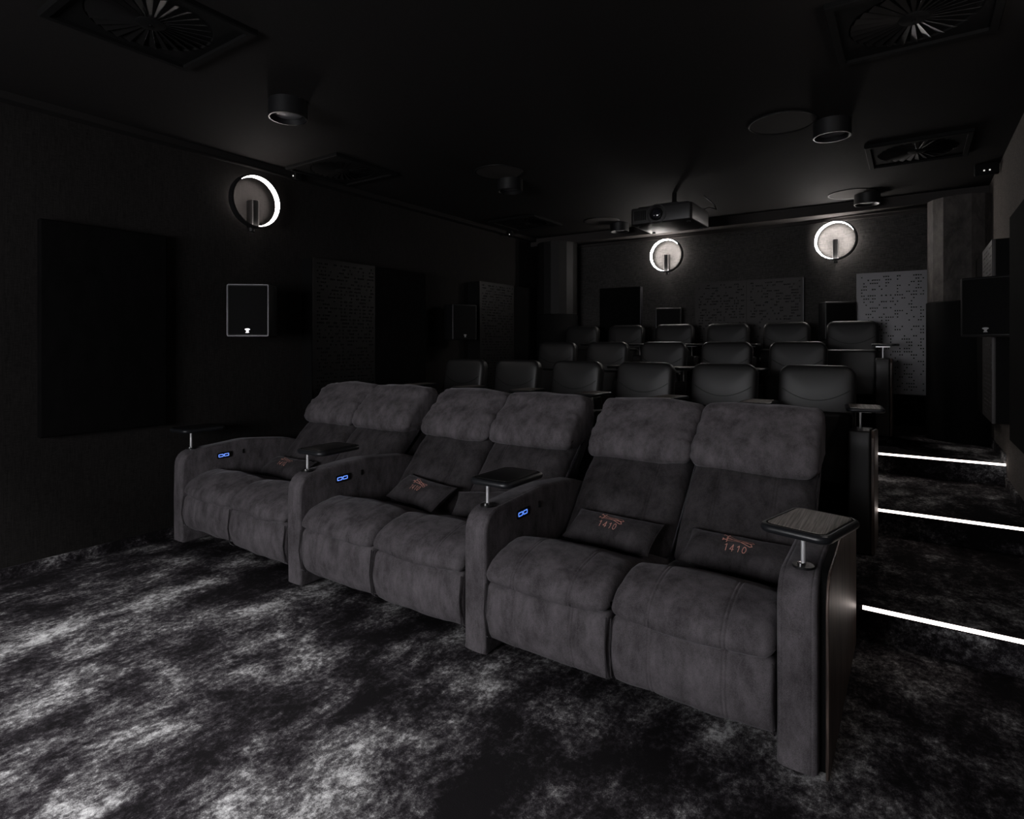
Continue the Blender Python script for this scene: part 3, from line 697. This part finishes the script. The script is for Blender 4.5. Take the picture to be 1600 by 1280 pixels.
# ------------------------------------------------------------------ lumbar pillows with the crossed swords and 1410
def pillow_pt(u, v, W, Hh, T, side, sd):
    x = u * W / 2 * (1 - 0.05 * (1 - v * v) * abs(u) ** 3); y = v * Hh / 2 * (1 - 0.10 * (1 - u * u) * 0.6)
    th = T * (max(0, 1 - abs(u) ** 2.6) ** 0.55) * (max(0, 1 - abs(v) ** 2.2) ** 0.55)
    th += 0.008 * noise.noise(Vector((u * 3 + sd, v * 3, side * 2.0))) * (1 - max(abs(u), abs(v)) ** 6)
    th += 0.006 * noise.noise(Vector((u * 11 + sd, v * 9, side * 2.0))) * max(abs(u), abs(v)) ** 2 * (1 - max(abs(u), abs(v)) ** 8)
    return (x, y, side * max(0.0015, th) + (0.03 * (u * u) * 0.5 - 0.006))
def pillow(lab, o, yaw, lean, roll, sd, W=0.49, Hh=0.205, T=0.066, emblem=True, eu=0.0):
    r = thing('lumbar_pillow', lab, 'pillow', o, 'small pillows on the recliners')
    mx = Matrix.Translation((0, 0, 0)) @ Matrix.Rotation(math.radians(yaw), 4, 'Z') @ Matrix.Rotation(math.radians(90 - lean), 4, 'X') @ Matrix.Rotation(math.radians(roll), 4, 'Z') @ Matrix.Translation((0, Hh / 2, 0))
    nu, nv = 36, 20; t = MB(); v = []; f = []
    for side in (1, -1):
        o2 = len(v)
        for j in range(nv + 1):
            for i in range(nu + 1):
                uu = math.sin((i / nu - .5) * PI); vv = math.sin((j / nv - .5) * PI); v.append(pillow_pt(uu, vv, W, Hh, T, side, sd))
        for j in range(nv):
            for i in range(nu):
                q = (o2 + j * (nu + 1) + i, o2 + j * (nu + 1) + i + 1, o2 + (j + 1) * (nu + 1) + i + 1, o2 + (j + 1) * (nu + 1) + i)
                f.append(q if side == 1 else tuple(reversed(q)))
    t.add(v, f, mx); t.build('cover', M['suede_shaded'], r, 80, world=False)
    # piped seam
    loop = []
    for i in range(nu + 1): loop.append((math.sin((i / nu - .5) * PI), -1))
    for j in range(1, nv + 1): loop.append((1, math.sin((j / nv - .5) * PI)))
    for i in range(1, nu + 1): loop.append((-math.sin((i / nu - .5) * PI), 1))
    for j in range(1, nv): loop.append((-1, -math.sin((j / nv - .5) * PI)))
    t = MB(); tube(t, [mx @ Vector(pillow_pt(a, b, W, Hh, T, 0, sd)) for a, b in loop + loop[:1]], 0.003, 6); t.build('piping', M['suede_shaded'], r, 80, world=False)
    if not emblem: return r
    def on(px, py):                        # emblem units (metres) -> point on the pillow front
        u = (px) / (W / 2) + eu; vv = (py * 1.30) / (Hh / 2) + 0.10
        return Vector(pillow_pt(u, vv, W, Hh, T, 1, sd)) + Vector((0, 0, 0.0015))
    def stroke(mb, pts, wdt, closed=False):
        pts = [Vector((a, b)) for a, b in pts]; P = []
        if closed: pts = pts + [pts[0]]
        for a, b in zip(pts[:-1], pts[1:]):
            d = (b - a); nn = max(1, int(d.length / 0.008)); nrm = Vector((-d.y, d.x)).normalized() * wdt / 2; e = d.normalized() * wdt * 0.4
            a2, b2 = a - e, b + e
            vv = []; ff = []
            for k in range(nn + 1):
                c = a2.lerp(b2, k / nn)
                p, q = on(*(c + nrm)), on(*(c - nrm)); vv += [tuple(p), tuple(q)]
            for k in range(nn): ff.append((2 * k, 2 * k + 1, 2 * k + 3, 2 * k + 2))
            mb.add(vv, ff, mx)
    sw = MB(); th = 0.0026
    for ang, oy in ((-17, 0.026), (-1, 0.004)):                # two swords, hilts to the left, blades crossing
        ca, sa = math.cos(math.radians(ang)), math.sin(math.radians(ang))
        R = lambda a, b: (-0.066 + 1.16 * (a * ca - b * sa), oy + 0.010 + 1.16 * (a * sa + b * ca))
        stroke(sw, [R(0.016, 0.0042), R(0.108, 0.0046), R(0.116, 0.0), R(0.108, -0.0046), R(0.016, -0.0042)], th * 0.85)
        stroke(sw, [R(0.014, -0.010), R(0.014, 0.010)], th * 1.5)
        stroke(sw, [R(0.0, 0.0), R(0.014, 0.0)], th * 1.6)
        stroke(sw, [R(-0.002, -0.003), R(-0.002, 0.003)], th * 1.7)
    tag(sw.build('sword_emblem', M['copper'], r, 60, world=False), 'copper coloured crossed swords outline')
    dg = MB(); hgt = 0.027
    def dig(ch, x0):
        w_ = 0.013; z0 = -0.036
        D = {'1': [[(0.001, 0.80), (0.0065, 1.0), (0.0065, 0)]],
             '4': [[(0.0095, 0), (0.0095, 1.0)], [(0.0095, 1.0), (0.0, 0.30), (0.0135, 0.30)]],
             '0': [[(0.0065 + 0.0062 * math.cos(a * PI / 8), 0.5 + 0.5 * math.sin(a * PI / 8)) for a in range(17)]]}[ch]
        for s in D: stroke(dg, [(x0 + a * 1.2, z0 + b * hgt) for a, b in s], 0.0027)
    for ch, x0 in zip('1410', (-0.050, -0.026, 0.003, 0.026)): dig(ch, x0)
    tag(dg.build('number_print', M['copper'], r, 60, world=False), 'copper coloured number 1410')
    return r
pillow('small dark pillow with copper 1410 print on the recliner seat beside the aisle', (-0.645, 2.63, 0.412), -3, 62, 0, 1.0, W=0.48, Hh=0.21)
pillow('small dark pillow with copper 1410 print, second seat from the aisle', (-1.25, 2.62, 0.412), -4, 62, 0, 4.0, W=0.47, Hh=0.21)
pillow('small dark pillow with copper 1410 print on the middle recliner, in full view', (-2.565, 2.63, 0.412), -8, 60, -3, 7.0, W=0.47, Hh=0.22)
pillow('small dark pillow on the middle recliner, mostly hidden behind the arm', (-1.985, 2.66, 0.415), 14, 60, 7, 9.0, W=0.44, emblem=False)
pillow('small dark pillow with copper print on the wall end recliner, behind the tray post', (-3.91, 2.63, 0.412), 0, 62, 0, 11.0, W=0.46)

# ------------------------------------------------------------------ leather cinema seats in three raised rows
BW, BH = 0.46, 0.62
def seat_meshes():
    d = {}
    # backrest pad: slab leaning back, front at y=0 facing -y, z measured from the platform
    lean = Matrix.Translation((0, 0.0, 0.50)) @ Matrix.Rotation(math.radians(-9), 4, 'X')
    fb = lean @ frame_mx((0, 0, 0.295), (1, 0, 0), (0, 0, 1), (0, -1, 0))
    t = MB(); rg = []
    for i, z in ((0.006, -0.085), (0.0, -0.075), (0.0, -0.03), (0.004, -0.014), (0.014, -0.003), (0.03, 0.0025), (0.06, 0.006), (0.11, 0.010), (0.17, 0.012)):
        rg.append((rrect(BW - 2 * i, BH - 2 * i, 0.075 - min(i, 0.06), 8), z))
    stack(t, rg, fb); d['backrest'] = t.mesh('backrest', M['leather'], 50)
    t = MB(); rslab(t, BW - 0.03, BH - 0.03, 0.03, 0.06, 0.012, fb @ Matrix.Translation((0, 0, -0.112)), 3, 7); d['back_shell'] = t.mesh('back_shell', M['black'])
    # curved stitch line across the pad
    t = MB(); pts = []
    for k in range(15):
        u = -1 + 2 * k / 14; x = u * (BW / 2 - 0.03); z = 0.02 + 0.075 * u * u
        pts.append(fb @ Vector((x, z + 0.05, 0.0125 - 0.008 * max(0, abs(u) - 0.45))))
    tube(t, pts, 0.0018, 5); d['stitch'] = t.mesh('stitch_line', M['blackmatte'])
    # tipped-up seat cushion
    cb = Matrix.Translation((0, -0.035, 0.36)) @ Matrix.Rotation(math.radians(-5), 4, 'X') @ frame_mx((0, 0, 0.215), (1, 0, 0), (0, 0, 1), (0, -1, 0))
    t = MB(); rg = []
    for k in range(5): a = PI / 2 * k / 4; i = 0.03 * (1 - math.sin(a)); rg.append((rrect(0.455 - 2 * i, 0.45 - 2 * i, 0.03, 4), 0.03 * (1 - math.cos(a))))
    for k in range(5): a = PI / 2 * (1 - k / 4); i = 0.03 * (1 - math.sin(a)); rg.append((rrect(0.455 - 2 * i, 0.45 - 2 * i, 0.03, 4), 0.11 - 0.03 * (1 - math.cos(a))))
    stack(t, rg, cb); d['cushion'] = t.mesh('seat_cushion', M['leather'], 50)
    ap = rounded_profile([(-0.30, 0.0, 0.01), (0.12, 0.0, 0.01), (0.12, 0.70, 0.04), (-0.30, 0.735, 0.05)])
    d['arm'] = sweep_pad(ap, -0.058, 0.058, 0.012, 0.05, 4).mesh('arm', M['leather'], 50)
    t = MB(); t.box(-0.20, 0.20, -0.06, 0.10, 0.0, 0.36); d['base'] = t.mesh('seat_base', M['blackmatte'])
    sp = rounded_profile([(-0.295, 0.0, 0.01), (0.12, 0.0, 0.01), (0.12, 0.695, 0.04), (-0.295, 0.730, 0.05)])
    d['side'] = sweep_pad(sp, 0, 0.018, 0.004, 0.06, 3).mesh('side_panel', M['wood'], 40)
    mx = Matrix.Identity(4)
    t = MB(); rslab(t, 0.20, 0.30, 0.022, 0.04, 0.010, mx, 3, 6); d['tray'] = t.mesh('swivel_tray', M['pad'])
    t = MB(); rslab(t, 0.156, 0.256, 0.003, 0.022, 0.001, Matrix.Translation((0, 0, 0.0205)), 1, 5); d['inlay'] = t.mesh('tray_inlay', M['inlay'])
    t = MB(); cyl(t, 0.006, -0.115, 0.0, 0, 0, 12); d['post'] = t.mesh('post', M['satin'])
    t = MB(); rslab(t, 0.115, 0.05, 0.012, 0.004, 0.001, Matrix.Translation((0, 0, -0.013))); d['plate'] = t.mesh('mount_bracket', M['satin'])
    return d
SM = seat_meshes()
def part(name, me, parent, loc=(0, 0, 0), rz=0):
    o = bpy.data.objects.new(name, me); C.objects.link(o); o.parent = parent; o.location = loc; o.rotation_euler = (0, 0, rz); return o
rnd = random.Random(4)
ORD = ['nearest the aisle', 'second from the aisle', 'third from the aisle', 'fourth from the aisle', 'fifth from the aisle', 'sixth from the aisle']
ROWS = [(-3.55, 0.602, 6, 4.30, HS, 'in the row behind the recliners'),
        (-3.256, 0.604, 5, 5.55, 2 * HS, 'in the middle raised row'),
        (-3.555, 0.608, 6, 6.72, 0.54, 'in the last row by the back wall')]
def make_tray(root, ax, dx, rz, h=0.735):
    tr = part('swivel_tray', SM['tray'], root, (ax + dx, -0.20, h + 0.105), rz)
    part('tray_inlay', SM['inlay'], tr)
    inv = Matrix.Rotation(-rz, 4, 'Z') @ Vector((-dx, 0.0, 0))
    part('post', SM['post'], tr, inv, -rz); part('mount_bracket', SM['plate'], tr, inv, -rz)
for x0, px, n, y, z, where in ROWS:
    for i in range(n):
        root = thing('cinema_seat', 'leather tip-up seat ' + where + ', ' + ORD[n - 1 - i], 'chair', (x0 + px * i, y, z), 'leather seats in the raised rows')
        part('backrest', SM['backrest'], root); part('back_shell', SM['back_shell'], root); part('stitch_line', SM['stitch'], root)
        part('seat_cushion', SM['cushion'], root); part('seat_base', SM['base'], root)
        for ax in ([-px / 2] if i == 0 else []) + [px / 2 if i < n - 1 else 0.275]:
            part('arm', SM['arm'], root, (ax, 0, 0)); make_tray(root, ax, 0.0 if ax > 0 and i < n - 1 else 0.02, math.radians(rnd.uniform(-8, 8)))
        if i == n - 1:
            tag(part('side_panel', SM['side'], root, (0.275 + 0.059, 0, 0)), 'wood veneer outer side of the row end')
